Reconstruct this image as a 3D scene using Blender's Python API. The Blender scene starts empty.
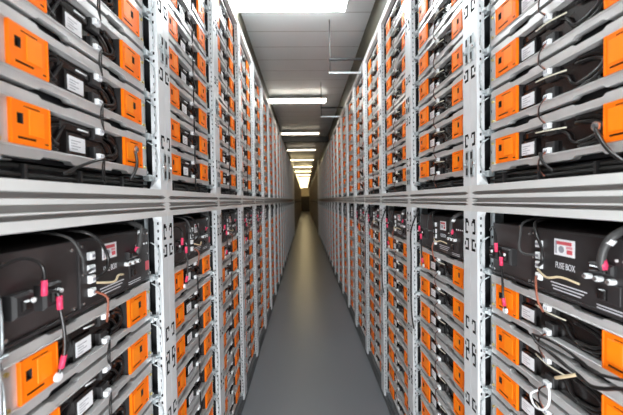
import bpy, math, random
from mathutils import Matrix, Vector

# ------------------------------------------------------------------ camera, exposure, world
SC = bpy.context.scene
COL = SC.collection
F_PX = 330.0
ZC = 1.54                       # camera height = seam between the two tiers of racks
def make_camera():
    cd = bpy.data.cameras.new('camera')
    cd.sensor_fit = 'HORIZONTAL'; cd.sensor_width = 36.0
    cd.lens = F_PX / 623.0 * 36.0
    cd.clip_start = 0.02; cd.clip_end = 200
    cd.dof.use_dof = True; cd.dof.focus_distance = 1.3; cd.dof.aperture_fstop = 3.2
    o = bpy.data.objects.new('camera', cd); COL.objects.link(o)
    yaw = math.atan(6.5 / F_PX); pitch = math.atan(7.5 / F_PX); roll = math.radians(0.85)
    fwd = Vector((math.sin(yaw) * math.cos(pitch), math.cos(yaw) * math.cos(pitch), -math.sin(pitch)))
    right = fwd.cross(Vector((0, 0, 1))).normalized()
    up = right.cross(fwd).normalized()
    r2 = right * math.cos(roll) - up * math.sin(roll)
    u2 = up * math.cos(roll) + right * math.sin(roll)
    m = Matrix((r2, u2, -fwd)).transposed().to_4x4()
    m.translation = Vector((0, 0, ZC))
    o.matrix_world = m
    SC.camera = o
make_camera()
SC.view_settings.view_transform = 'Standard'
SC.view_settings.look = 'None'
SC.view_settings.gamma = 1.0
SC.view_settings.use_curve_mapping = False
SC.view_settings.exposure = 0.70
wd = bpy.data.worlds.new('world'); SC.world = wd; wd.use_nodes = True
wd.node_tree.nodes['Background'].inputs[0].default_value = (0.9, 0.95, 1, 1)
wd.node_tree.nodes['Background'].inputs[1].default_value = 0.3
LAMP_POWER = 34.0
def add_fill_light():
    # added fill for the lower racks, standing in for a flashgun behind the camera
    ld = bpy.data.lights.new('fill_light', 'POINT'); ld.energy = 66.0; ld.shadow_soft_size = 0.22; ld.color = (0.95, 0.98, 1.0)
    o = bpy.data.objects.new('fill_light', ld); COL.objects.link(o); o.location = (0.03, -0.42, ZC - 0.90)
add_fill_light()

random.seed(7)
# ------------------------------------------------------------------ dimensions (metres)
W = 0.68                        # bay pitch along the aisle
XL, XR = 0.474, 0.579           # camera to left / right rack fronts
Y0 = 0.685 * W                  # near edge of the first bay
P = 0.1333                      # module pitch
NB1 = 20                        # bays before the cross aisle
N2A, N2B = 22, 64               # bays beyond the cross aisle
HW = W / 2 - 0.001
ZCEIL = ZC + 1.72
YEND = 44.6
N_UP, N_LO = 9, 9
UP_BASE = ZC - 0.001
LO_BASE = 0.0
UP_SLOT0 = ZC + 0.0785
LO_TOP = ZC - 0.246

# ------------------------------------------------------------------ materials
def mat(name, col, rough=0.5, metal=0.0, var=0.06, scale=30.0, bump=0.0, emit=None, spec=None, coat=0.0):
    m = bpy.data.materials.new(name); m.use_nodes = True
    nt = m.node_tree; b = nt.nodes['Principled BSDF']
    b.inputs['Roughness'].default_value = rough
    b.inputs['Metallic'].default_value = metal
    if coat: b.inputs['Coat Weight'].default_value = coat
    if spec is not None: b.inputs['Specular IOR Level'].default_value = spec
    tc = nt.nodes.new('ShaderNodeTexCoord')
    nz = nt.nodes.new('ShaderNodeTexNoise'); nz.inputs['Scale'].default_value = scale; nz.inputs['Detail'].default_value = 3
    nt.links.new(tc.outputs['Object'], nz.inputs['Vector'])
    rp = nt.nodes.new('ShaderNodeValToRGB')
    rp.color_ramp.elements[0].position = 0.3; rp.color_ramp.elements[1].position = 0.7
    rp.color_ramp.elements[0].color = tuple(c * (1 - var) for c in col) + (1,)
    rp.color_ramp.elements[1].color = tuple(min(1, c * (1 + var)) for c in col) + (1,)
    nt.links.new(nz.outputs['Fac'], rp.inputs['Fac'])
    nt.links.new(rp.outputs['Color'], b.inputs['Base Color'])
    if bump:
        bp = nt.nodes.new('ShaderNodeBump'); bp.inputs['Strength'].default_value = bump; bp.inputs['Distance'].default_value = 0.002
        nt.links.new(nz.outputs['Fac'], bp.inputs['Height']); nt.links.new(bp.outputs['Normal'], b.inputs['Normal'])
    if emit:
        b.inputs['Emission Color'].default_value = emit[0] + (1,)
        b.inputs['Emission Strength'].default_value = emit[1]
    return m
M = {}
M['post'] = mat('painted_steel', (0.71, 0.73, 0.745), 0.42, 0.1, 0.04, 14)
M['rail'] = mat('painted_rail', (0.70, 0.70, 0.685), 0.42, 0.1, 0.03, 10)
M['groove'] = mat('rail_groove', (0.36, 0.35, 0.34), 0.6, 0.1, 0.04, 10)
M['galv'] = mat('galvanised_steel', (0.55, 0.60, 0.62), 0.38, 0.75, 0.18, 60)
M['alu'] = mat('module_aluminium', (0.60, 0.595, 0.59), 0.36, 0.4, 0.06, 22)
M['dark'] = mat('dark_steel', (0.018, 0.019, 0.022), 0.6, 0.2, 0.2, 8)
M['slot'] = mat('slot_dark', (0.015, 0.014, 0.013), 0.7, 0.0, 0.1, 20)
M['orange'] = mat('orange_plastic', (0.95, 0.180, 0.002), 0.5, 0.0, 0.05, 40, spec=0.2)
M['orange2'] = mat('orange_plastic_insert', (1.0, 0.245, 0.005), 0.45, 0.0, 0.05, 40, spec=0.25)
M['black'] = mat('black_gloss_plastic', (0.010, 0.008, 0.008), 0.18, 0.0, 0.2, 60)
M['blackm'] = mat('black_matt_plastic', (0.022, 0.021, 0.022), 0.5, 0.0, 0.15, 60)
M['cable'] = mat('cable_black', (0.010, 0.009, 0.009), 0.30, 0.0, 0.15, 80)
M['gcable'] = mat('cable_grey', (0.055, 0.054, 0.054), 0.45, 0.0, 0.1, 80)
M['red'] = mat('cable_redbrown', (0.30, 0.09, 0.05), 0.5, 0.0, 0.2, 80)
M['pink'] = mat('pink_boot', (0.85, 0.05, 0.14), 0.45, 0.0, 0.08, 60)
M['white'] = mat('white_plastic', (0.84, 0.85, 0.86), 0.45, 0.0, 0.02, 30)
M['paper'] = mat('label_paper', (0.82, 0.83, 0.85), 0.55, 0.0, 0.02, 60)
M['ink'] = mat('label_ink', (0.30, 0.30, 0.34), 0.6, 0.0, 0.1, 60)
M['redink'] = mat('label_red', (0.62, 0.10, 0.12), 0.55, 0.0, 0.05, 60)
M['pinkink'] = mat('label_pink', (0.70, 0.32, 0.36), 0.55, 0.0, 0.05, 60)
M['box'] = mat('fuse_box_paint', (0.056, 0.047, 0.047), 0.42, 0.1, 0.08, 20)
M['box2'] = mat('fuse_panel_paint', (0.030, 0.027, 0.028), 0.42, 0.1, 0.08, 20)
M['text'] = mat('print_white', (0.75, 0.76, 0.80), 0.5, 0.0, 0.02, 30)
M['screw'] = mat('screw_steel', (0.75, 0.75, 0.74), 0.25, 0.9, 0.05, 100)
M['brass'] = mat('screw_brass', (0.75, 0.62, 0.25), 0.3, 0.8, 0.05, 100)
M['farframe'] = mat('dimmed_far_frame', (0.22, 0.195, 0.15), 0.5, 0.2, 0.1, 6)  # dimness of the far block put into the frame colour
M['fascia'] = mat('fascia_olive', (0.075, 0.068, 0.045), 0.6, 0.0, 0.1, 5)
M['plinth'] = mat('plinth_grey', (0.10, 0.105, 0.11), 0.5, 0.2, 0.1, 8)
M['wall'] = mat('wall_cream', (0.80, 0.70, 0.48), 0.7, 0.0, 0.04, 4)
M['wallside'] = mat('wall_white', (0.70, 0.70, 0.69), 0.7, 0.0, 0.04, 4)
M['door'] = mat('door_brown', (0.06, 0.05, 0.035), 0.5, 0.0, 0.1, 4)
M['cream'] = mat('cream_glint', (0.80, 0.76, 0.62), 0.4, 0.0, 0.03, 40)
M['tan'] = mat('cable_tag_tan', (0.62, 0.50, 0.32), 0.6, 0.0, 0.05, 40)
M['lamp'] = mat('lamp_diffuser', (0.9, 0.9, 0.9), 0.5, emit=((0.91, 0.98, 1.0), LAMP_POWER))
M['lampmid'] = mat('lamp_diffuser_mid', (0.9, 0.9, 0.88), 0.5, emit=((1.0, 0.95, 0.84), LAMP_POWER * 0.40))
M['lampdim'] = mat('lamp_diffuser_dim', (0.9, 0.9, 0.86), 0.5, emit=((1.0, 0.88, 0.68), LAMP_POWER * 0.09))
M['lampwarm'] = mat('lamp_diffuser_warm', (0.9, 0.88, 0.8), 0.5, emit=((1.0, 0.80, 0.44), LAMP_POWER * 0.26))
M['lamphousing'] = mat('lamp_housing', (0.75, 0.75, 0.74), 0.4)

def floor_material():
    m = mat('floor_epoxy', (0.145, 0.153, 0.168), 0.29, 0.0, 0.012, 0.8, spec=0.6)
    nt = m.node_tree; b = nt.nodes['Principled BSDF']
    tc = nt.nodes.new('ShaderNodeTexCoord')
    n2 = nt.nodes.new('ShaderNodeTexNoise'); n2.inputs['Scale'].default_value = 1.3; n2.inputs['Detail'].default_value = 6
    mr = nt.nodes.new('ShaderNodeMapRange'); mr.inputs['To Min'].default_value = 0.285; mr.inputs['To Max'].default_value = 0.30
    nt.links.new(tc.outputs['Object'], n2.inputs['Vector']); nt.links.new(n2.outputs['Fac'], mr.inputs['Value'])
    nt.links.new(mr.outputs['Result'], b.inputs['Roughness'])
    return m
M['floor'] = floor_material()
def ceiling_material():
    m = mat('ceiling_sheet', (0.84, 0.88, 0.90), 0.30, 0.0, 0.03, 1.5)
    nt = m.node_tree; b = nt.nodes['Principled BSDF']
    tc = nt.nodes.new('ShaderNodeTexCoord'); sp = nt.nodes.new('ShaderNodeSeparateXYZ')
    nt.links.new(tc.outputs['Object'], sp.inputs[0])
    md = nt.nodes.new('ShaderNodeMath'); md.operation = 'FRACT'
    ml = nt.nodes.new('ShaderNodeMath'); ml.operation = 'MULTIPLY'; ml.inputs[1].default_value = 1 / 0.34
    nt.links.new(sp.outputs['Y'], ml.inputs[0]); nt.links.new(ml.outputs[0], md.inputs[0])
    lt = nt.nodes.new('ShaderNodeMath'); lt.operation = 'LESS_THAN'; lt.inputs[1].default_value = 0.03
    nt.links.new(md.outputs[0], lt.inputs[0])
    bp = nt.nodes.new('ShaderNodeBump'); bp.inputs['Strength'].default_value = 0.35; bp.inputs['Distance'].default_value = 0.004; bp.invert = True
    old = b.inputs['Base Color'].links[0].from_socket
    mx = nt.nodes.new('ShaderNodeMix'); mx.data_type = 'RGBA'; mx.inputs['B'].default_value = (0.45, 0.45, 0.44, 1)
    nt.links.new(lt.outputs[0], mx.inputs['Factor']); nt.links.new(old, mx.inputs['A']); nt.links.new(mx.outputs['Result'], b.inputs['Base Color'])
    nt.links.new(lt.outputs[0], bp.inputs['Height']); nt.links.new(bp.outputs['Normal'], b.inputs['Normal'])
    return m
M['ceiling'] = ceiling_material()

# ------------------------------------------------------------------ mesh builder
class MB:
    def __init__(s): s.v = []; s.f = []; s.m = []; s.sm = []; s.mats = []
    def mi(s, k):
        if k not in s.mats: s.mats.append(k)
        return s.mats.index(k)
    def face(s, pts, k, smooth=False):
        i = len(s.v); s.v += [tuple(p) for p in pts]; s.f.append(tuple(range(i, i + len(pts)))); s.m.append(s.mi(k)); s.sm.append(smooth)
    def mesh(s, vs, fs, k, smooth=False):
        i = len(s.v); s.v += [tuple(p) for p in vs]; q = s.mi(k)
        for f in fs: s.f.append(tuple(i + a for a in f)); s.m.append(q); s.sm.append(smooth)
    def box(s, x0, x1, y0, y1, z0, z1, k, c=0.0):
        if x0 > x1: x0, x1 = x1, x0
        if not c:
            v = [(x0,y0,z0),(x1,y0,z0),(x1,y1,z0),(x0,y1,z0),(x0,y0,z1),(x1,y0,z1),(x1,y1,z1),(x0,y1,z1)]
            f = [(0,1,5,4),(1,2,6,5),(2,3,7,6),(3,0,4,7),(4,5,6,7),(3,2,1,0)]
        else:           # front (-y) edges chamfered
            v = [(x0+c,y0,z0+c),(x1-c,y0,z0+c),(x1-c,y0,z1-c),(x0+c,y0,z1-c),
                 (x0,y0+c,z0),(x1,y0+c,z0),(x1,y0+c,z1),(x0,y0+c,z1),
                 (x0,y1,z0),(x1,y1,z0),(x1,y1,z1),(x0,y1,z1)]
            f = [(0,1,2,3),(4,5,1,0),(5,6,2,1),(6,7,3,2),(7,4,0,3),(8,9,5,4),(9,10,6,5),(10,11,7,6),(11,8,4,7),(11,10,9,8)]
        s.mesh(v, f, k)
    def prism(s, poly, y0, y1, k):      # poly of (x,z), seen from -y counter-clockwise
        n = len(poly)
        v = [(x, y0, z) for x, z in poly] + [(x, y1, z) for x, z in poly]
        f = [tuple(range(n)), tuple(range(2*n-1, n-1, -1))]
        for i in range(n):
            j = (i + 1) % n; f.append((i, i + n, j + n, j))
        s.mesh(v, f, k)
    def disc(s, x, z, y0, y1, r, k, n=10):
        s.prism([(x + r*math.cos(2*math.pi*i/n), z + r*math.sin(2*math.pi*i/n)) for i in range(n)], y0, y1, k)
    def plate(s, a0, a1, b0, b1, holes, put, k, depth=0.0, kd=None):
        """rectangle a x b with rectangular holes; put(a, b, d) -> xyz"""
        A = sorted({a0, a1} | {h[0] for h in holes} | {h[1] for h in holes}); B = sorted({b0, b1} | {h[2] for h in holes} | {h[3] for h in holes})
        A = [a for a in A if a0 <= a <= a1]; B = [b for b in B if b0 <= b <= b1]
        for j in range(len(B) - 1):
            bm = (B[j] + B[j+1]) / 2
            hs = [h for h in holes if h[2] < bm < h[3]]
            i = 0
            while i < len(A) - 1:
                am = (A[i] + A[i+1]) / 2
                if any(h[0] < am < h[1] for h in hs): i += 1; continue
                e = i + 1
                while e < len(A) - 1 and not any(h[0] < (A[e] + A[e+1]) / 2 < h[1] for h in hs): e += 1
                s.face([put(A[i],B[j],0), put(A[e],B[j],0), put(A[e],B[j+1],0), put(A[i],B[j+1],0)], k)
                i = e
        if depth:
            for h in holes:
                q = [(h[0],h[2]),(h[1],h[2]),(h[1],h[3]),(h[0],h[3])]
                for i in range(4):
                    (a, b), (c, d) = q[i], q[(i+1) % 4]
                    s.face([put(a,b,0), put(a,b,depth), put(c,d,depth), put(c,d,0)], kd or k)
                s.face([put(a,b,depth) for a, b in q], kd or k)
    def tube(s, pts, r, k, n=7, smooth=True, steps=5):
        pts = catmull([Vector(p) for p in pts], steps) if len(pts) > 2 and steps > 1 else [Vector(p) for p in pts]
        ring = []; ref = None
        for i, p in enumerate(pts):
            t = (pts[min(i+1, len(pts)-1)] - pts[max(i-1, 0)]).normalized()
            if ref is None: ref = t.orthogonal().normalized()
            ref = (ref - t * ref.dot(t)); ref = ref.normalized() if ref.length > 1e-6 else t.orthogonal().normalized()
            b = t.cross(ref)
            ring.append([p + (ref * math.cos(2*math.pi*a/n) + b * math.sin(2*math.pi*a/n)) * r for a in range(n)])
        v = [q for rr in ring for q in rr]; f = []
        for i in range(len(ring) - 1):
            for a in range(n):
                c = (a + 1) % n; f.append((i*n+a, i*n+c, (i+1)*n+c, (i+1)*n+a))
        f.append(tuple(range(n-1, -1, -1))); f.append(tuple((len(ring)-1)*n + a for a in range(n)))
        s.mesh(v, f, k, smooth)
    def data(s, name):
        me = bpy.data.meshes.new(name); me.from_pydata(s.v, [], s.f); me.update()
        for k in s.mats: me.materials.append(M[k])
        me.polygons.foreach_set('material_index', s.m); me.polygons.foreach_set('use_smooth', s.sm)
        return me
def catmull(p, steps):
    out = []
    for i in range(len(p) - 1):
        a, b, c, d = p[max(i-1,0)], p[i], p[i+1], p[min(i+2,len(p)-1)]
        for k in range(steps):
            t = k / steps
            out.append(0.5 * ((2*b) + (c-a)*t + (2*a-5*b+4*c-d)*t*t + (3*b-a-3*c+d)*t*t*t))
    out.append(p[-1]); return out

def link(name, me, parent=None):
    o = bpy.data.objects.new(name, me); COL.objects.link(o)
    if parent: o.parent = parent
    return o
def tag(o, label, cat, group=None, kind=None):
    o['label'] = label; o['category'] = cat
    if group: o['group'] = group
    if kind: o['kind'] = kind
    return o
def structure(name, mb):
    o = link(name, mb.data(name)); o['kind'] = 'structure'; return o
def thing(name, parts, loc, rz):
    """parts: one mesh, or a list of (name, mesh, label or None[, subparts])"""
    if not isinstance(parts, list):
        o = link(name, parts)
    else:
        o = link(name, None); o.empty_display_size = 0.1
        for p in parts:
            c = link(p[0], p[1], o)
            if p[2]: c['label'] = p[2]
            for q in (p[3] if len(p) > 3 else []):
                g = link(q[0], q[1], c)
                if q[2]: g['label'] = q[2]
    o.location = loc; o.rotation_euler = (0, 0, rz)
    return o
def copy_tree(src, loc, rz, skip=()):
    r = src.copy(); COL.objects.link(r); r.location = loc; r.rotation_euler = (0, 0, rz)
    for k in ('group', 'kind'):
        if k in r: del r[k]
    for ch in src.children:
        if ch.name.split('.')[0] in skip: continue
        c = ch.copy(); COL.objects.link(c); c.parent = r
        for g in ch.children:
            d = g.copy(); COL.objects.link(d); d.parent = c
    return r
ROT = {'left': math.pi/2, 'right': -math.pi/2}
XS = {'left': -XL, 'right': XR}
def bay_y(n): return Y0 + (n + 0.5) * W

# ------------------------------------------------------------------ the hall
def hall():
    x0, x1, y0, y1 = -1.45, 1.6, -4.2, YEND
    b = MB(); b.box(x0, x1, y0, y1, -0.1, 0, 'floor'); structure('floor', b)
    b = MB(); b.box(x0, x1, y0, y1, ZCEIL, ZCEIL + 0.1, 'ceiling'); structure('ceiling', b)
    b = MB(); b.box(x0 - 0.1, x0, y0, y1, -0.1, ZCEIL + 0.1, 'wallside'); structure('wall_left', b)
    b = MB(); b.box(x1, x1 + 0.1, y0, y1, -0.1, ZCEIL + 0.1, 'wallside'); structure('wall_right', b)
    b = MB(); b.box(x0 - 0.1, x1 + 0.1, y1, y1 + 0.1, -0.1, ZCEIL + 0.1, 'wall'); structure('wall_end', b)
    b = MB(); b.box(x0 - 0.1, x1 + 0.1, y0 - 0.1, y0, -0.1, ZCEIL + 0.1, 'wallside'); structure('wall_back', b)
    b = MB(); b.box(-0.50, 0.56, y1 - 0.05, y1, 0, 2.0, 'door')
    b.box(-0.56, -0.50, y1 - 0.07, y1, 0, 2.06, 'fascia'); b.box(0.56, 0.62, y1 - 0.07, y1, 0, 2.06, 'fascia'); b.box(-0.56, 0.62, y1 - 0.07, y1, 2.0, 2.06, 'fascia')
    d = structure('door_1', b)
    h = MB(); h.tube([(0.42, y1 - 0.05, 1.0), (0.42, y1 - 0.10, 1.0), (0.30, y1 - 0.10, 1.0)], 0.01, 'galv', steps=1); link('door_handle', h.data('door_handle'), d)
    yn = Y0 - 0.02
    b = MB(); b.box(-0.60, -0.56, yn, y1, ZC + 1.338, ZCEIL, 'fascia'); structure('trim_1', b)
    b = MB(); b.box(0.636, 0.676, yn, y1, ZC + 1.338, ZCEIL, 'fascia'); structure('trim_2', b)
hall()

# ------------------------------------------------------------------ rack frames
def hook_slots(z, flip):
    """die-cut hook slot: an upright bar with two feet; a = distance from the outer edge of the post"""
    if flip: return [(0.026, 0.034, z - 0.006, z + 0.040), (0.010, 0.026, z + 0.032, z + 0.040), (0.014, 0.026, z - 0.006, z + 0.003), (0.008, 0.014, z + 0.022, z + 0.034)]
    return [(0.008, 0.016, z - 0.006, z + 0.036), (0.016, 0.034, z - 0.006, z + 0.003), (0.016, 0.030, z + 0.028, z + 0.036), (0.030, 0.038, z + 0.010, z + 0.024)]
def post_mesh(side, z0, z1, slots, latches, holes=True):
    b = MB(); w, d = 0.046, 0.026
    xo = HW; xi = HW - w
    fh = []
    for z, fl in slots: fh += hook_slots(z, fl)
    fh = [h for h in fh if h[2] > z0 + 0.01 and h[3] < z1 - 0.01]
    S = side
    b.plate(0.0, w, z0, z1, fh if holes else [], lambda a, z, q: (S * (xo - a), q, z), 'post', 0.006, 'slot')
    sh = []
    if holes:
        n = int((z1 - z0 - 0.03) / 0.025)
        sh = [(0.010, 0.0155, z0 + 0.015 + 0.025*i, z0 + 0.024 + 0.025*i) for i in range(n + 1)]
    b.plate(0.0, d, z0, z1, sh, lambda a, z, q: (S * (xi + q), a, z), 'post', 0.004, 'slot')
    b.face([(S*xo, 0, z0), (S*xo, d, z0), (S*xo, d, z1), (S*xo, 0, z1)], 'post')
    b.face([(S*xi, d, z0), (S*xo, d, z0), (S*xo, d, z1), (S*xi, d, z1)], 'post')
    b.face([(S*xi, 0, z0), (S*xo, 0, z0), (S*xo, d, z0), (S*xi, d, z0)], 'post')
    b.face([(S*xi, 0, z1), (S*xo, 0, z1), (S*xo, d, z1), (S*xi, d, z1)], 'post')
    # gusset where the side return meets the rails
    for zz, up in ((z0, 1), (z1, -1)):
        g = 0.022 if up > 0 else 0.010
        b.mesh([(S*xi, 0.0, zz), (S*xi, 0.026, zz), (S*(xi-g), 0.026, zz), (S*xi, 0.026, zz + up*g*1.8), (S*xi, 0.002, zz + up*g*1.8)],
               [(0, 1, 2), (1, 2, 3), (0, 2, 4), (2, 3, 4)], 'post')
    for z in latches:
        b.box(S*(xo - 0.026), S*(xo - 0.004), -0.003, 0.0, z, z + 0.090, 'galv', 0.001)
        b.box(S*(xo - 0.038), S*(xo - 0.008), -0.005, -0.0005, z + 0.038, z + 0.052, 'galv', 0.001)
        for q in (0.006, 0.060): b.box(S*(xo - 0.019), S*(xo - 0.010), -0.0045, -0.002, z + q, z + q + 0.024, 'slot')
        b.disc(S*(xo - 0.030), z + 0.045, -0.007, -0.004, 0.004, 'screw', 8)
    return b
def rail_mesh(b, z0, z1, g0, g1, d=0.03):
    """front rail with a pressed groove g0..g1 whose ends run to a point"""
    x = HW; a = 0.010; t = 0.022; gd = 0.012; gm = (g0 + g1) / 2; i = 0.002
    O = [(-x, 0, z0), (x, 0, z0), (x, 0, z1), (-x, 0, z1)]
    G = [(-x+a, 0, gm), (-x+a+t, 0, g0), (x-a-t, 0, g0), (x-a, 0, gm), (x-a-t, 0, g1), (-x+a+t, 0, g1)]
    I = [(-x+a+0.012, gd, gm), (-x+a+t+0.004, gd, g0+i), (x-a-t-0.004, gd, g0+i), (x-a-0.012, gd, gm), (x-a-t-0.004, gd, g1-i), (-x+a+t+0.004, gd, g1-i)]
    K = [(p[0], d, p[2]) for p in O]
    v = O + G + I + K
    f = [(0, 1, 6, 5), (0, 5, 4), (1, 7, 6), (2, 8, 7), (1, 2, 7), (2, 3, 9, 8), (3, 4, 9), (3, 0, 4)]
    b.mesh(v, f, 'rail')
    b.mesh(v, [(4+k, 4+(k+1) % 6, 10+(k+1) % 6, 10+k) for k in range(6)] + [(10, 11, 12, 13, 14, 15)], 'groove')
    b.mesh(v, [(0, 16, 17, 1), (1, 17, 18, 2), (2, 18, 19, 3), (3, 19, 16, 0), (16, 19, 18, 17)], 'rail')
UP_H = 1.336; LO_H = ZC - 0.0150
UPZ = dict(bot=(0.0, 0.043), gb=(0.0105, 0.023), top=(UP_H - 0.043, UP_H), gt=(UP_H - 0.024, UP_H - 0.0115))
LT = LO_H
LOZ = dict(bot=(0.05, 0.088), gb=(0.060, 0.072), top=(LT - 0.0325, LT), gt=(LT - 0.0135, LT - 0.0035))
UP_SLOTS = [(0.185, 1), (0.415, 0), (0.64, 0), (0.92, 1), (0.965, 0), (1.12, 1)]
LO_SLOTS = [(LT - 0.062, 0), (LT - 0.106, 1), (LT - 0.165, 0), (LT - 0.45, 1), (LT - 0.53, 0), (LT - 0.565, 1), (LT - 0.725, 0), (LT - 0.97, 1), (LT - 1.01, 0), (LT - 1.22, 1), (LT - 1.30, 0)]
UP_LATCH = [0.075, 0.47]; LO_LATCH = []
def slides_mesh(side, zs, z0, z1, wire_seed):
    """19 inch mounting rail with one slide and clip per slot"""
    S = side; b = MB(); rnd = random.Random(wire_seed)
    holes = []
    for z in zs:
        for q in (0.022, 0.066, 0.110):
            if z + q + 0.01 < z1: holes.append((0.268, 0.277, z + q, z + q + 0.009))
    b.plate(0.2585, 0.284, z0, z1, holes, lambda a, z, q: (S*a, 0.040 + q, z), 'galv', 0.003, 'slot')
    b.face([(S*0.284, 0.040, z0), (S*0.284, 0.085, z0), (S*0.284, 0.085, z1), (S*0.284, 0.040, z1)], 'galv')
    for z in zs:
        b.box(S*0.205, S*0.284, 0.048, 0.40, z - 0.0002, z + 0.0026, 'galv')
        b.box(S*0.281, S*0.284, 0.048, 0.40, z, z + 0.022, 'galv')
        # clip looped over the slide
        b.box(S*0.262, S*0.284, 0.020, 0.040, z - 0.010, z + 0.010, 'galv', 0.003); b.box(S*0.265, S*0.281, 0.010, 0.020, z - 0.005, z + 0.004, 'galv', 0.002)
        b.tube([(S*0.272, 0.022, z + 0.006), (S*0.280, 0.008, z + 0.016), (S*0.281, 0.008, z + 0.092), (S*0.272, 0.030, z + 0.116)], 0.0022, 'galv', 5, steps=3)
        b.disc(S*0.272, z + 0.018, 0.032, 0.040, 0.0045, 'screw', 8)
    pts = [(S*(0.288 + rnd.uniform(-.003, .003)), 0.060 + rnd.uniform(-.008, .008), z0 + (z1 - z0) * i / 9) for i in range(10)]
    b.tube(pts, 0.0035, 'cable', 6, steps=3)
    return b
def duct_mesh():
    b = MB()
    b.box(-0.285, 0.285, 0.050, 0.11, 0.046, 0.078, 'dark', 0.006)
    b.tube([(-0.285, 0.042, 0.056), (-0.1, 0.040, 0.053), (0.1, 0.041, 0.057), (0.285, 0.043, 0.054)], 0.005, 'slot', 8)
    b.tube([(-0.285, 0.042, 0.068), (-0.15, 0.044, 0.072), (0.05, 0.042, 0.067), (0.285, 0.043, 0.071)], 0.0045, 'slot', 8)
    for x in (-0.2, -0.05, 0.12): b.box(x, x + 0.006, 0.030, 0.05, 0.046, 0.074, 'blackm')
    return b
def rack_parts(tier):
    if tier == 'upper':
        z, h, slots, lat = UPZ, UP_H, UP_SLOTS, UP_LATCH
        zs = [0.0795 + P*i for i in range(N_UP)]
    else:
        z, h, slots, lat = LOZ, LO_H, LO_SLOTS, LO_LATCH
        zs = [LO_TOP - P*(i+1) for i in range(N_LO)] + [LO_TOP]
    p = []
    for s in (-1, 1):
        p.append(('post', post_mesh(s, z['bot'][1] if tier == 'upper' else 0.05, z['top'][0], slots, lat).data('post'), None))
    for key, g, nm in (('bot', 'gb', 'bottom_rail'), ('top', 'gt', 'top_rail')):
        b = MB()
        if tier == 'lower' and key == 'bot': b.box(-HW + 0.046, HW - 0.046, 0.012, 0.04, *z[key], 'plinth')
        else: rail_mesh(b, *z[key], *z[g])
        p.append((nm, b.data(nm), None))
    zz0, zz1 = z['bot'][1] + 0.001, z['top'][0] - 0.001
    for s in (-1, 1):
        p.append(('mounting_rail', slides_mesh(s, zs, zz0, zz1, s + 5).data('mounting_rail'), 'galvanised mounting rail with clips'))
        b = MB(); b.box(s*(HW - 0.006), s*HW, 0.030, 0.56, z['bot'][0], h, 'dark'); p.append(('side_panel', b.data('side_panel'), None))
    b = MB(); b.box(-HW + 0.006, HW - 0.006, 0.55, 0.56, z['bot'][0], h, 'dark'); p.append(('rear_panel', b.data('rear_panel'), None))
    b = MB(); b.box(-HW + 0.006, HW - 0.006, 0.031, 0.55, h - 0.006, h, 'dark'); p.append(('roof_panel', b.data('roof_panel'), None))
    if tier == 'upper':
        p.append(('cable_duct', duct_mesh().data('cable_duct'), 'black cable duct below the modules'))
    else:
        b = MB(); b.box(-HW, HW, 0.008, 0.55, 0.0, 0.05, 'plinth'); p.append(('plinth', b.data('plinth'), 'dark grey plinth'))
        b = MB(); b.box(-HW, HW, 0.012, 0.5, LT + 0.0002, LT + 0.0133, 'groove')
        for s in (-1, 1):
            b.prism([(s*HW, LT + 0.0002), (s*HW, LT + 0.0133), (s*(HW - 0.012), LT + 0.0133), (s*(HW - 0.030), LT + 0.00675), (s*(HW - 0.012), LT + 0.0002)][::-s], 0.0, 0.012, 'rail')
        p.append(('stacking_strip', b.data('stacking_strip'), 'grey spacer strip'))
    return p
def rack_single(tier, dark):
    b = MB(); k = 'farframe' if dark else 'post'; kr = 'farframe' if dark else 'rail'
    z, h = (UPZ, UP_H) if tier == 'upper' else (LOZ, LO_H)
    for s in (-1, 1):
        b.box(s*(HW - 0.046), s*HW, 0, 0.026, z['bot'][1] if tier == 'upper' else 0.05, z['top'][0], k)
        b.box(s*(HW - 0.006), s*HW, 0.030, 0.56, z['bot'][0], h, 'dark')
        b.box(s*0.2585, s*0.284, 0.04, 0.044, z['bot'][1], z['top'][0], 'galv')
        for i in range(9):
            zz = (0.0795 + P*i) if tier == 'upper' else (LO_TOP - P*(i+1))
            b.box(s*0.205, s*0.284, 0.048, 0.30, zz - 0.0002, zz + 0.0026, 'galv')
    if tier == 'lower':
        for s in (-1, 1): b.box(s*0.205, s*0.284, 0.048, 0.30, LO_TOP - 0.0002, LO_TOP + 0.0026, 'galv')
    if dark:
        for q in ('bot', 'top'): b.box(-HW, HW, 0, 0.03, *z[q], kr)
    else:
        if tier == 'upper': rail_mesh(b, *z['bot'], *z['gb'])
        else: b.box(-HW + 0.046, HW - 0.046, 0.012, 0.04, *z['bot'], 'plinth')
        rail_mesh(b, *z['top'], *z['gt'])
    b.box(-HW + 0.006, HW - 0.006, 0.55, 0.56, z['bot'][0], h, 'dark')
    b.box(-HW + 0.006, HW - 0.006, 0.031, 0.55, h - 0.006, h, 'dark')
    if tier == 'lower':
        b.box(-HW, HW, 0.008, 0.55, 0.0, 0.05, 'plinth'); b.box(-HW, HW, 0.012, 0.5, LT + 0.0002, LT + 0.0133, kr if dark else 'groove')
    else:
        b.box(-0.285, 0.285, 0.05, 0.11, 0.046, 0.078, 'black')
    return b.data('battery_rack')

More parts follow.
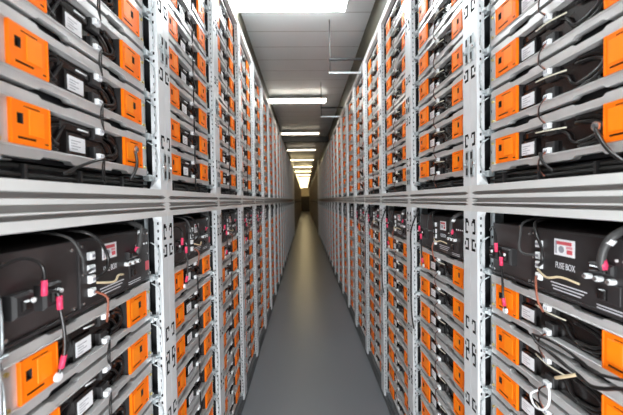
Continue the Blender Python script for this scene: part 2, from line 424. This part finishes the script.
ORD = ['first', 'second', 'third', 'fourth', 'fifth', 'sixth', 'seventh', 'eighth', 'ninth', 'tenth', 'eleventh', 'twelfth']
N_DETAIL = 5
def racks():
    proto = {}; single = {}
    for t in ('upper', 'lower'):
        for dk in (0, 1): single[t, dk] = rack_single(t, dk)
    for side in ('left', 'right'):
        for t in ('upper', 'lower'):
            base = UP_BASE if t == 'upper' else LO_BASE
            for n in list(range(NB1)) + list(range(N2A, N2B)):
                loc = (XS[side], bay_y(n), base)
                if n < N_DETAIL:
                    if t not in proto:
                        proto[t] = o = thing('battery_rack', rack_parts(t), loc, ROT[side])
                    else: o = copy_tree(proto[t], loc, ROT[side])
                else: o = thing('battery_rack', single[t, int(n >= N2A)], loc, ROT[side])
                if n < 12:
                    lab = f'pale grey steel {t} rack in the {side} row, ' + ('nearest the camera' if n == 0 else f'{ORD[n]} from the camera')
                elif n < NB1: lab = f'small distant pale grey {t} rack in the {side} row, beyond the twelfth'
                else: lab = f'shade-tinted {t} rack in the {side} row, past the far cross aisle'
                tag(o, lab, 'rack', f'{t} battery racks along the {side} side')
racks()

# ------------------------------------------------------------------ battery modules
SPEC = {
    'left':  dict(o1=(-0.2300, -0.1425), lab=(-0.0730, -0.0220), con=0.024, o2=(0.1260, 0.2250)),
    'right': dict(o1=(-0.2250, -0.1245), lab=(-0.1200, -0.0700), con=-0.012, o2=(0.1490, 0.2350)),
}
PW = 0.258
L0, L1 = 0.0056, 0.1280        # lower and upper edge of the notched lips
Z_F0, Z_O0, Z_O1, Z_F1 = 0.0028, 0.0275, 0.1050, 0.1308
def cover_mesh(b, x0, x1, near):
    w = x1 - x0
    s0 = x0 + w * (0.14 if near else 0.52); s1 = s0 + w * 0.15
    holes = [(s0, s1, 0.064, 0.083), (x0 + w*0.15, x0 + w*0.60, 0.0375, 0.0415), (x1 - w*0.16, x1 - w*0.06, 0.034, 0.037), (x0 + w*0.3, x0 + w*0.72, 0.0955, 0.0975)]
    y = 0.025
    b.plate(x0, x1, Z_O0, Z_O1, holes, lambda a, z, q: (a, y + q, z), 'orange', 0.008, 'slot')
    b.mesh([(x0, y, Z_O0), (x1, y, Z_O0), (x1, y, Z_O1), (x0, y, Z_O1), (x0, 0.055, Z_O0), (x1, 0.055, Z_O0), (x1, 0.055, Z_O1), (x0, 0.055, Z_O1)],
           [(0, 4, 5, 1), (1, 5, 6, 2), (2, 6, 7, 3), (3, 7, 4, 0), (4, 7, 6, 5)], 'orange')
    a = x0 + w * (0.42 if near else 0.12)
    b.box(a, a + w*0.40, y - 0.0012, y, 0.047, 0.093, 'orange2', 0.0008)
    b.box(x0, x0 + 0.004, y - 0.0015, y, Z_O0, Z_O1, 'orange', 0.0007)
    b.box(x1 - 0.004, x1, y - 0.0015, y, Z_O0, Z_O1, 'orange', 0.0007)
    return b
def module_parts(side):
    sp = SPEC[side]; p = []
    b = MB()
    n1, n2 = (-0.165, -0.075), (0.065, 0.150)
    poly = [(-PW, L0)]
    for a, c in (n1, n2): poly += [(a, L0), (a + 0.008, L0 + 0.0065), (c - 0.008, L0 + 0.0065), (c, L0)]
    poly += [(PW, L0), (PW, Z_O0), (-PW, Z_O0)]
    b.prism(poly, 0.029, 0.047, 'alu')
    poly = [(-PW, Z_O1), (PW, Z_O1), (PW, L1)]
    for a, c in (n2, n1): poly += [(c, L1), (c - 0.008, L1 - 0.0055), (a + 0.008, L1 - 0.0055), (a, L1)]
    poly += [(-PW, L1)]
    b.prism(poly, 0.029, 0.047, 'alu')
    # folded bright edges of the lips
    b.box(-PW, PW, 0.0265, 0.030, Z_O0 - 0.0035, Z_O0, 'alu', 0.001); b.box(-PW, PW, 0.0265, 0.030, Z_O1, Z_O1 + 0.0035, 'alu', 0.001)
    b.box(-PW, sp['o1'][0], 0.031, 0.039, Z_O0, Z_O1, 'alu'); b.box(sp['o2'][1], PW, 0.031, 0.039, Z_O0, Z_O1, 'alu')
    for x in (-PW + 0.0075, PW - 0.0075):
        for z in (0.032, 0.094): b.disc(x, z, 0.027, 0.031, 0.0042, 'brass', 8)
    b.box(-0.245, 0.245, 0.058, 0.48, Z_F0, Z_F1, 'dark')  # body coloured dark so the gaps between modules read as shade
    p.append(('case', b.data('case'), 'grey metal case with notched lips'))
    b = MB(); b.box(sp['o1'][1], sp['o2'][0], 0.047, 0.0575, Z_O0, Z_O1, 'black')
    for x in (sp['o1'][1] + 0.001, sp['o2'][0] - 0.004): b.box(x, x + 0.003, 0.031, 0.047, Z_O0, Z_O1, 'blackm')
    p.append(('front_panel', b.data('front_panel'), 'glossy black front panel'))
    for i, q in enumerate(('o1', 'o2')):
        p.append(('terminal_cover', cover_mesh(MB(), *sp[q], i == 0).data('terminal_cover'), 'orange terminal cover with a dark slot'))
    l0, l1 = sp['lab']; c = sp['con']
    b = MB(); b.box(l0 - 0.005, l1 + 0.004, 0.038, 0.047, Z_O0 + 0.001, 0.078, 'black', 0.002)
    b.box(c - 0.015, c + 0.015, 0.035, 0.047, Z_O0 + 0.001, 0.058, 'blackm', 0.002)
    b.box(c - 0.015, c + 0.020, 0.035, 0.047, 0.076, Z_O1 - 0.002, 'blackm', 0.002)
    b.box(l0 - 0.02, c - 0.012, 0.041, 0.047, 0.080, Z_O1 - 0.006, 'black', 0.003)
    if side == 'right': b.tube([(c - 0.050, 0.036, 0.0905), (c, 0.030, 0.0865), (c + 0.050, 0.038, 0.0835)], 0.0019, 'cream', 6)  # pale rod paints a reflection-like glint line across the panel
    else: b.tube([(c - 0.065, 0.040, 0.0905), (c - 0.035, 0.037, 0.089)], 0.0021, 'white', 6)  # white sliver paints the glint on the black housing edge
    p.append(('connector_block', b.data('connector_block'), None))
    b = MB(); b.box(l0, l1, 0.0368, 0.0380, 0.037, 0.070, 'paper')
    for i in range(4): b.box(l0 + 0.005, l0 + 0.010 + (l1 - l0) * (0.5 if i % 2 else 0.28), 0.0365, 0.0369, 0.042 + 0.006*i, 0.0437 + 0.006*i, 'ink')
    p.append(('label', b.data('label'), 'white sticker'))
    for z in (0.0975, 0.036):
        b = MB(); b.box(c - 0.0095, c + 0.0095, 0.024, 0.0352, z - 0.007, z + 0.007, 'white', 0.003)
        for i in (-1, 0, 1): b.box(c + i*0.006 - 0.0012, c + i*0.006 + 0.0012, 0.0232, 0.0245, z - 0.003, z + 0.003, 'ink')
        p.append(('connector', b.data('connector'), 'white plastic connector'))
    b = MB()
    zm = (Z_O0 + Z_O1) / 2
    def loop(xa, xb, r, yy, a0, a1, rr=0.0045):
        cx, hx = (xa + xb) / 2, (xb - xa) / 2
        b.tube([(cx + hx * math.cos(a), yy + 0.002*math.sin(3*a), zm + r * math.sin(a)) for a in [a0 + (a1 - a0) * i / 10 for i in range(11)]], rr, 'cable', 7, steps=2)
    r0, r1 = c + 0.018, sp['o2'][0] - 0.006
    for i in range(2): loop(r0 + 0.008*i - 0.03, r1 - 0.010*i, 0.032 - 0.010*i, 0.043 - 0.002*i, -1.5, 1.5, 0.004)
    b.tube([(r0 - 0.002, 0.043, 0.084), (r0 + 0.03, 0.041, 0.070), (r0 + 0.05, 0.042, 0.046), (r1 - 0.02, 0.043, 0.036)], 0.003, 'cable', 7)
    p.append(('cable_loop', b.data('cable_loop'), 'looped black cables'))
    q0, q1 = sp['o1'][1] + 0.006, l0 - 0.008
    if q1 - q0 > 0.03:
        b = MB()
        for i in range(2): loop(q0 + 0.007*i, q1 + 0.025 - 0.008*i, 0.032 - 0.011*i, 0.043 - 0.002*i, 1.7, 4.6, 0.004)
        b.tube([(q0, 0.043, 0.036), (q0 + 0.025, 0.041, 0.048), (q1, 0.043, 0.090)], 0.0032, 'cable', 7)
        p.append(('cable_loop', b.data('cable_loop'), 'looped black cables'))
    b = MB()
    k1 = 'red' if side == 'right' else 'cable'
    b.tube([(c + 0.004, 0.0225, 0.032), (c - 0.012, 0.018, 0.016), (c - 0.013, 0.018, -0.010), (c + 0.003, 0.0215, -0.028)], 0.0020, k1, 6)
    b.tube([(c + 0.004, 0.0225, 0.035), (c - 0.008, 0.016, 0.016), (c - 0.009, 0.016, -0.012), (c + 0.003, 0.0215, -0.031)], 0.0016, 'cable', 6)
    p.append(('signal_cable', b.data('signal_cable'), 'thin red and black cable' if side == 'right' else None))
    return p
def module_faces(b, side, T=lambda p: p, tiny=False):
    """the same module in few faces, for copies that are small in the picture"""
    sp = SPEC[side]; t = MB()
    t.box(-PW, PW, 0.030, 0.047, L0, Z_O0, 'alu'); t.box(-PW, PW, 0.030, 0.047, Z_O1, L1, 'alu')
    t.box(-0.245, 0.245, 0.047, 0.30, Z_F0, Z_F1, 'black')
    for q in ('o1', 'o2'): t.box(*sp[q], 0.025, 0.047, Z_O0, Z_O1, 'orange')
    l0, l1 = sp['lab']; c = sp['con']
    t.box(l0, l1, 0.037, 0.047, 0.037, 0.070, 'paper')
    for z in (0.0975, 0.036): t.box(c - 0.0095, c + 0.0095, 0.024, 0.047, z - 0.007, z + 0.007, 'white')
    if not tiny:
        for x in (-PW, sp['o2'][1]): t.box(x, x + 0.012, 0.031, 0.047, Z_O0, Z_O1, 'alu')
        for q in ('o1', 'o2'):
            a = sp[q][0] + 0.2 * (sp[q][1] - sp[q][0]); t.box(a, a + 0.014, 0.0245, 0.026, 0.064, 0.083, 'slot')
        t.tube([(c + 0.018, 0.042, 0.090), (sp['o2'][0] - 0.02, 0.042, 0.066), (c + 0.018, 0.042, 0.042)], 0.0045, 'cable', 6, steps=3)
    off = len(b.v); b.v += [T(q) for q in t.v]
    for f, m, s in zip(t.f, t.m, t.sm):
        b.f.append(tuple(off + i for i in f)); b.m.append(b.mi(t.mats[m])); b.sm.append(s)
    return b
ROW = ORD
def slot_z(t, i):                      # i counts upwards in the upper tier, downwards in the lower one
    return UP_SLOT0 + P*i if t == 'upper' else LO_TOP - P*(i + 1)
def modules():
    proto = {}; mid = {s: module_faces(MB(), s).data('battery_module') for s in ROT}
    stuff = MB(); made = 0
    bays = list(range(NB1)) + list(range(N2A, N2B))
    for n in bays:
        for side in ('left', 'right'):
            for t in ('upper', 'lower'):
                for i in range(N_UP if t == 'upper' else N_LO):
                    loc = (XS[side], bay_y(n), slot_z(t, i))
                    if made < 300 and n < 9:
                        if n < N_DETAIL:
                            if side not in proto: proto[side] = o = thing('battery_module', module_parts(side), loc, ROT[side])
                            else: o = copy_tree(proto[side], loc, ROT[side], ('signal_cable',) if t == 'lower' and i == N_LO - 1 else ())
                        else: o = thing('battery_module', mid[side], loc, ROT[side])
                        made += 1
                        row = 'bottom row' if (t == 'upper' and i == 0) else 'top row under the fuse box' if (t == 'lower' and i == 0) else f'{ROW[i]} row ' + ('up' if t == 'upper' else 'below the fuse box')
                        where = 'nearest' if n == 0 else ORD[n]
                        lab = f'orange-ended battery module, {row}, {side} {t} rack ' + ('nearest the camera' if n == 0 else f'{ORD[n]} from camera')
                        tag(o, lab, 'battery', f'battery modules in the {side} {t} racks')
                    else:
                        a = ROT[side]; ca, sa = math.cos(a), math.sin(a)
                        module_faces(stuff, side, lambda q: (loc[0] + q[0]*ca - q[1]*sa, loc[1] + q[0]*sa + q[1]*ca, loc[2] + q[2]), True)
    o = link('battery_module_rows', stuff.data('battery_module_rows'))
    tag(o, 'tiny distant orange-ended battery modules filling the far racks of both rows', 'battery', None, 'stuff')
modules()

# ------------------------------------------------------------------ fuse boxes
FH = 0.163
def tx(t): return (t - 0.5) * W
def text_mesh(body, size):
    cu = bpy.data.curves.new('print', 'FONT'); cu.body = body; cu.size = size; cu.extrude = 0.0002; cu.align_x = 'CENTER'; cu.align_y = 'CENTER'
    o = bpy.data.objects.new('print', cu); COL.objects.link(o)
    me = bpy.data.meshes.new_from_object(o.evaluated_get(bpy.context.evaluated_depsgraph_get()))
    bpy.data.objects.remove(o); bpy.data.curves.remove(cu)
    me.name = 'lettering'
    return me
def fuse_parts():
    p = []
    def z(v): return v + 0.246       # height relative to the shelf under the box
    xs = tx(0.40); y = 0.034
    b = MB(); b.box(-PW, PW, y, 0.46, 0.0027, FH, 'box', 0.0015)
    b.box(-PW, PW, y - 0.006, y + 0.01, 0.0027, 0.010, 'box2', 0.001)
    for x in (-PW + 0.012, xs - 0.014):
        for zz in (0.016, FH - 0.018): b.disc(x, zz, y - 0.002, y, 0.0038, 'screw', 8)
    p.append(('housing', b.data('housing'), 'dark brown metal housing'))
    yp = y - 0.006
    b = MB(); b.box(xs, PW - 0.002, yp, y, 0.010, FH - 0.002, 'box2', 0.0015)
    for x in (xs + 0.010, PW - 0.012):
        for zz in (0.020, 0.085, FH - 0.014): b.disc(x, zz, yp - 0.002, yp, 0.0032, 'screw', 8)
    for i in range(5): b.disc(tx(0.76) + 0.016*i, z(-0.1275), yp - 0.002, yp, 0.0030, 'white', 8)
    # printed lines
    for i in range(3): b.box(tx(0.505) + 0.004*i, tx(0.66) - 0.008*i, yp - 0.0003, yp, z(-0.2115 - 0.0075*i), z(-0.2090 - 0.0075*i), 'text')
    for i in range(2): b.box(tx(0.695), tx(0.795), yp - 0.0003, yp, z(-0.2275 - 0.006*i), z(-0.2255 - 0.006*i), 'text')
    b.box(tx(0.842), tx(0.874), yp - 0.0006, yp, z(-0.212), z(-0.184), 'redink')
    p.append(('front_panel', b.data('front_panel'), 'black front panel with white print', [
        ('lettering', None, 'white FUSE BOX lettering')]))
    b = MB(); l0, l1 = tx(0.523), tx(0.612); z0, z1 = z(-0.141), z(-0.102)
    b.box(l0, l1, yp - 0.001, yp, z0, z1, 'paper')
    b.box(l0 + 0.008, l1 - 0.008, yp - 0.0014, yp - 0.001, z1 - 0.013, z1 - 0.005, 'redink')
    b.box(l0 + 0.004, l0 + 0.008, yp - 0.0014, yp - 0.001, z0 + 0.004, z1 - 0.004, 'ink')
    b.disc(l0 + 0.022, z0 + 0.015, yp - 0.0014, yp - 0.001, 0.0085, 'ink', 12)
    b.box(l1 - 0.022, l1 - 0.006, yp - 0.0014, yp - 0.001, z0 + 0.006, z0 + 0.016, 'redink')
    b.box(l1 - 0.024, l1 - 0.006, yp - 0.0014, yp - 0.001, z0 + 0.018, z0 + 0.024, 'pinkink')
    p.append(('warning_label', b.data('warning_label'), 'white and red warning sticker'))
    for zz in (-0.122, -0.152, -0.176, -0.206):
        b = MB(); c = tx(0.452); b.box(c - 0.009, c + 0.009, yp - 0.010, yp, z(zz) - 0.009, z(zz) + 0.009, 'white', 0.003)
        b.box(c - 0.005, c + 0.005, yp - 0.0106, yp - 0.009, z(zz) - 0.003, z(zz) + 0.003, 'ink')
        p.append(('connector', b.data('connector'), 'white plastic connector'))
    b = MB(); b.box(tx(0.675), tx(0.76), yp - 0.010, yp, z(-0.160), z(-0.138), 'blackm', 0.004)
    b.box(tx(0.69), tx(0.745), yp - 0.016, yp - 0.009, z(-0.155), z(-0.143), 'black', 0.003)
    p.append(('power_socket', b.data('power_socket'), 'black power socket'))
    b = MB(); b.box(tx(0.70), tx(0.775), yp - 0.003, yp, z(-0.216), z(-0.178), 'box2', 0.001); b.box(tx(0.708), tx(0.735), yp - 0.009, yp - 0.002, z(-0.211), z(-0.190), 'black', 0.002)
    p.append(('switch', b.data('switch'), 'black rocker switch'))
    for t in (0.672, 0.710, 0.752):
        b = MB(); b.disc(tx(t), z(-0.1705), yp - 0.012, yp, 0.0060, 'white', 10); b.disc(tx(t), z(-0.1705), yp - 0.016, yp - 0.012, 0.0040, 'screw', 8)
        p.append(('terminal_stud', b.data('terminal_stud'), None))
    for t0, t1, a0, a1 in ((0.135, 0.200, -0.196, -0.154), (0.230, 0.299, -0.200, -0.152)):
        b = MB(); b.box(tx(t0), tx(t1), y - 0.020, y, z(a0), z(a1), 'blackm', 0.005)
        b.box(tx(t0) + 0.012, tx(t1) - 0.012, y - 0.027, y - 0.019, z(a0) + 0.012, z(a1) - 0.012, 'black', 0.003)
        b.disc((tx(t0) + tx(t1)) / 2 + 0.008, z((a0 + a1) / 2) + 0.006, y - 0.029, y - 0.026, 0.0045, 'white', 8)
        p.append(('power_connector', b.data('power_connector'), 'black power connector'))
    # cables with pink boots
    xa, xb = tx(0.215), tx(0.262)
    b = MB(); b.tube([(-PW - 0.01, 0.030, z(-0.108)), (xa - 0.035, 0.016, z(-0.094)), (xa - 0.004, 0.006, z(-0.112)), (xa, 0.006, z(-0.150))], 0.0034, 'cable', 8)
    q = MB(); q.tube([(xa, 0.006, z(-0.140)), (xa, 0.007, z(-0.168))], 0.0052, 'pink', 8)
    p.append(('cable', b.data('cable'), None, [('boot', q.data('boot'), 'pink cable boot')]))
    b = MB(); b.tube([(xb - 0.02, 0.012, z(-0.164)), (xb - 0.004, 0.004, z(-0.170)), (xb, 0.003, z(-0.20)), (xb + 0.008, 0.002, z(-0.252)), (xb + 0.008, 0.004, z(-0.30)), (xb + 0.004, 0.014, z(-0.335))], 0.0034, 'cable', 8)
    q = MB(); q.tube([(xb - 0.001, 0.003, z(-0.178)), (xb, 0.003, z(-0.204))], 0.0052, 'pink', 8)
    r = MB(); r.tube([(xb + 0.008, 0.004, z(-0.298)), (xb + 0.006, 0.009, z(-0.322))], 0.0052, 'pink', 8)
    g = MB(); g.disc(xb + 0.003, z(-0.338), 0.010, 0.016, 0.009, 'white', 12)
    p.append(('cable', b.data('cable'), None, [('boot', q.data('boot'), 'pink cable boot'), ('boot', r.data('boot'), 'pink cable boot'), ('ring_terminal', g.data('ring_terminal'), 'pale ring terminal')]))
    xt = tx(0.735)
    b = MB(); b.tube([(xt + 0.035, 0.16, 0.190), (xt + 0.03, 0.06, 0.187), (xt + 0.026, 0.018, 0.172), (xt + 0.010, 0.010, 0.145), (xt, 0.012, z(-0.135)), (xt, 0.020, z(-0.150))], 0.0075, 'gcable', 9)
    q = MB(); q.tube([(xt + 0.021, 0.0145, 0.162), (xt + 0.016, 0.012, 0.153)], 0.0088, 'white', 9)
    r = MB(); r.tube([(xt + 0.001, 0.012, z(-0.128)), (xt, 0.018, z(-0.146))], 0.0082, 'pink', 9)
    p.append(('cable', b.data('cable'), 'thick grey cable', [('cable_band', q.data('cable_band'), 'white band'), ('boot', r.data('boot'), 'pink cable boot')]))
    c = tx(0.452)
    b = MB()
    b.tube([(tx(0.40), 0.20, 0.190), (tx(0.42), 0.05, 0.185), (tx(0.455), 0.012, 0.165), (tx(0.50), 0.006, z(-0.125)), (tx(0.50), 0.008, z(-0.160)), (c + 0.008, 0.018, z(-0.176))], 0.0040, 'cable', 7)
    b.tube([(tx(0.33), 0.18, 0.190), (tx(0.35), 0.04, 0.180), (tx(0.372), 0.010, z(-0.110)), (tx(0.38), 0.008, z(-0.150)), (c - 0.008, 0.018, z(-0.152))], 0.0032, 'gcable', 7)
    b.tube([(c, 0.016, z(-0.206)), (c + 0.02, 0.002, z(-0.225)), (c + 0.024, 0.004, z(-0.262)), (tx(0.50), 0.012, z(-0.288))], 0.0028, 'red', 6)
    b.tube([(c + 0.006, 0.016, z(-0.186)), (tx(0.53), 0.004, z(-0.196)), (tx(0.58), 0.012, z(-0.188)), (tx(0.64), 0.022, z(-0.194))], 0.0028, 'tan', 6)
    p.append(('wiring', b.data('wiring'), 'loose thin cables'))
    return p, z, yp
def fuse_single():
    b = MB(); b.box(-PW, PW, 0.034, 0.30, 0.0027, FH, 'box'); b.box(tx(0.40), PW, 0.028, 0.034, 0.010, FH - 0.002, 'box2')
    b.box(tx(0.512), tx(0.602), 0.027, 0.028, 0.108, 0.149, 'paper')
    for i in range(4): b.box(tx(0.43), tx(0.455), 0.018, 0.028, 0.035 + 0.03*i, 0.053 + 0.03*i, 'white')
    for t in (0.13, 0.22): b.box(tx(t), tx(t + 0.07), 0.014, 0.034, 0.06, 0.10, 'blackm')
    b.tube([(tx(0.77), 0.10, 0.19), (tx(0.76), 0.012, 0.165), (tx(0.735), 0.012, 0.12)], 0.0075, 'gcable', 6, steps=3)
    b.tube([(tx(0.42), 0.10, 0.19), (tx(0.46), 0.012, 0.165), (tx(0.50), 0.006, 0.10)], 0.0045, 'cable', 6, steps=3)
    return b.data('fuse_box')
def fuse_boxes():
    parts, z, yp = fuse_parts()
    tm = text_mesh('FUSE BOX', 0.021); tm.materials.clear(); tm.materials.append(M['text'])
    xm = tx(0.570)
    for v in tm.vertices:
        x, h, e = v.co; v.co = (xm + x * 0.62, yp - 0.0004 - e, z(-0.166) + h)
    parts = [p if p[0] != 'front_panel' else (p[0], p[1], p[2], [('lettering', tm, 'white FUSE BOX lettering')]) for p in parts]
    proto = None; single = fuse_single()
    for side in ('left', 'right'):
        for n in list(range(NB1)) + list(range(N2A, N2B)):
            loc = (XS[side], bay_y(n), LO_TOP)
            if n < N_DETAIL:
                if proto is None: proto = o = thing('fuse_box', parts, loc, ROT[side])
                else: o = copy_tree(proto, loc, ROT[side])
            else: o = thing('fuse_box', single, loc, ROT[side])
            if n == 0: lab = f'large black fuse box with white lettering at the {side} edge of the photo'
            elif n < 12: lab = f'black fuse box topping the {side} lower rack, {ORD[n]} from the camera'
            elif n < NB1: lab = f'tiny distant black fuse box in the {side} row, beyond the twelfth rack'
            else: lab = f'tiny black fuse box in the {side} row past the far cross aisle'
            tag(o, lab, 'fuse box', f'fuse boxes topping the lower racks on the {side}')
fuse_boxes()

# ------------------------------------------------------------------ ceiling lamps and steelwork
def lamps():
    hb = MB(); hb.box(-0.475, 0.475, -0.095, 0.095, 0.0145, 0.030, 'lamphousing')
    for q in (-1, 1): hb.box(q*0.463, q*0.475, -0.095, 0.095, 0.001, 0.0145, 'lamphousing')
    hang = []
    for s in (-1, 1):
        r = MB(); r.tube([(s*0.33, 0, 0.030), (s*0.33, 0, 1.72 - 1.645)], 0.006, 'galv', 6, steps=1); hang.append(('hanger', r.data('hanger'), None))
    hm = hb.data('housing')
    def dif(k):           # wrap-round diffuser: flat below, sloping up to the housing
        d = MB(); sec = [(-0.088, 0.0), (0.088, 0.0), (0.093, 0.004), (0.093, 0.014), (-0.093, 0.014), (-0.093, 0.004)]
        n = len(sec); v = [(x, y, z) for x in (-0.463, 0.463) for y, z in sec]
        d.mesh(v, [tuple(range(n - 1, -1, -1)), tuple(range(n, 2*n))] + [(i, (i+1) % n, n + (i+1) % n, n + i) for i in range(n)], k)
        return d.data('diffuser')
    dm = {'c': dif('lamp'), 'm': dif('lampmid'), 'd': dif('lampdim'), 'w': dif('lampwarm')}
    proto = {}
    k = 0
    for i in range(-2, 16):
        y = 2.83 + 2.71 * i
        key = 'c' if i < 1 else 'm' if i < 2 else 'd' if i < 4 else 'w'
        loc = (-0.09, y, ZC + 1.645)
        if key not in proto: proto[key] = o = thing('ceiling_lamp', [('housing', hm, None), ('diffuser', dm[key], 'glowing white diffuser')] + hang, loc, 0)
        else: o = copy_tree(proto[key], loc, 0)
        if i < 0: lab = 'slim white strip lamp on the ceiling behind the camera, ' + ('overhead' if i == -1 else 'farthest back')
        elif i < 8: lab = f'glowing white strip lamp across the aisle ceiling, {ORD[i]} from the top of the photo'
        else: lab = 'tiny distant glowing strip lamp on the aisle ceiling near the end wall'
        tag(o, lab, 'lamp', 'strip lamps along the aisle ceiling')
lamps()
def steelwork():
    for i, y in enumerate((3.19, 4.85)):
        def bm(fn):
            b = MB(); fn(b); return b
        r = bm(lambda b: b.tube([(0.26, 0, ZCEIL), (0.26, 0, ZC + 1.21)], 0.005, 'plinth', 6, steps=1))
        a = bm(lambda b: b.box(0.25, 0.628, -0.012, 0.012, ZC + 1.337, ZC + 1.352, 'dark'))
        c = bm(lambda b: b.box(0.25, 0.555, -0.010, 0.010, ZC + 1.207, ZC + 1.222, 'galv'))
        o = thing('ceiling_hanger', [('rod', r.data('rod'), 'thin dark hanging rod'), ('upper_arm', a.data('upper_arm'), 'dark arm'), ('lower_arm', c.data('lower_arm'), 'pale metal arm')], (0, y, 0), 0)
        tag(o, 'thin rod hanging from the ceiling with two arms, ' + ('between the first two lamps' if i == 0 else 'just behind the second lamp'), 'hanger', 'rod hangers beside the right racks')
    b = MB(); b.box(-0.555, 0.63, 8.50, 8.62, ZC + 1.50, ZC + 1.63, 'dark')
    for x in (-0.4, 0.0, 0.4): b.box(x, x + 0.02, 8.55, 8.57, ZC + 1.63, ZCEIL, 'fascia')
    o = link('ceiling_beam', b.data('ceiling_beam')); tag(o, 'dark beam hung across the aisle under the ceiling beyond the third lamp', 'beam')
    ye = Y0 + NB1 * W + 0.05
    for s, x in (('left', -XL + 0.02), ('right', XR - 0.02)):
        b = MB(); d = -0.09 if s == 'left' else 0.09
        b.box(x, x + d, ye, ye + 0.09, 0, ZCEIL, 'rail')
        q = link('support_column', b.data('support_column')); tag(q, f'slim white column at the end of the {s} row by the cross aisle', 'column')
steelwork()

# ------------------------------------------------------------------ loose power cables
def W_(side, n, x, y, z):
    a = ROT[side]; return (XS[side] + x*math.cos(a) - y*math.sin(a), bay_y(n) + x*math.sin(a) + y*math.cos(a), ZC + z)
def loose_cable(side, n, pts, r, lab, ring=None, band=None, k='cable'):
    b = MB(); b.tube([W_(side, n, *p) for p in pts], r, k, 8)
    root = link('power_cable', b.data('power_cable')); tag(root, lab, 'cable')
    if ring:
        q = MB(); x, y, z = ring; q.disc(x, z, y, y + 0.004, 0.0095, 'screw', 14); q.disc(x, z, y - 0.003, y, 0.005, 'plinth', 8)
        q.v = [W_(side, n, *v) for v in q.v]; link('ring_terminal', q.data('ring_terminal'), root)
    if band:
        q = MB(); q.tube([W_(side, n, *p) for p in band], r * 0.9, 'tan', 7); link('cable_tag', q.data('cable_tag'), root)
def cables():
    loose_cable('right', 0, [(0.143, 0.013, 0.138), (0.161, 0.008, 0.112), (0.180, 0.010, 0.084), (0.205, 0.016, 0.060)], 0.0042,
                'black cable with a ring terminal hanging below the right upper modules', ring=(0.141, 0.014, 0.142))
    loose_cable('right', 0, [(-0.018, 0.016, 0.110), (-0.001, 0.011, 0.085), (0.026, 0.016, 0.060)], 0.0036,
                'short black cable drooping from the lowest connector of the right upper rack')
    loose_cable('left', 0, [(0.174, 0.020, 0.150), (0.162, 0.010, 0.116), (0.150, 0.010, 0.090), (0.134, 0.016, 0.064)], 0.0042,
                'black cable dropping from the lowest right orange cover of the left upper rack', ring=(0.176, 0.016, 0.156))
    loose_cable('left', 0, [(0.016, 0.016, 0.108), (-0.030, 0.010, 0.098), (-0.080, 0.012, 0.080), (-0.122, 0.018, 0.060)], 0.0036,
                'short black cable drooping from the lowest connector of the left upper rack')
    zb = LO_TOP - ZC
    loose_cable('right', 0, [(-0.045, 0.016, -0.362), (-0.018, 0.008, -0.372), (0.030, 0.006, -0.376), (0.079, 0.006, -0.384), (0.109, 0.005, -0.386), (0.142, 0.004, -0.392), (0.176, 0.002, -0.380), (0.211, 0.002, -0.360), (0.25, 0.004, -0.349)], 0.0042,
                'slack black cable with a tan tag draped across the right lower modules', band=[(0.055, 0.001, -0.424), (0.098, -0.001, -0.396), (0.112, 0.0, -0.386)])
    for n in (1, 2, 3):
        loose_cable('right', n, [(-0.240, 0.020, -0.065), (-0.255, 0.002, -0.11), (-0.285, -0.009, -0.19), (-0.278, -0.010, -0.33), (-0.290, -0.009, -0.50), (-0.280, -0.009, -0.62), (-0.262, -0.004, -0.70)], 0.0042,
                    f'black cable running down beside the far post of the {ORD[n]} right lower rack')
    loose_cable('right', 0, [(-0.041, 0.016, -0.362), (0.010, 0.008, -0.350), (0.061, 0.006, -0.346), (0.117, 0.006, -0.353), (0.150, 0.010, -0.362), (0.20, 0.018, -0.350)], 0.0034,
                'thin black cable running above the tagged cable on the right lower modules')
    loose_cable('right', 0, [(-0.025, 0.016, -0.500), (-0.037, 0.006, -0.517), (-0.022, 0.004, -0.537), (0.008, 0.003, -0.530), (0.027, 0.004, -0.506), (0.030, 0.005, -0.475), (0.012, 0.012, -0.457)], 0.0027,
                'curled white cable loop on the third module under the right fuse box', k='white')
cables()
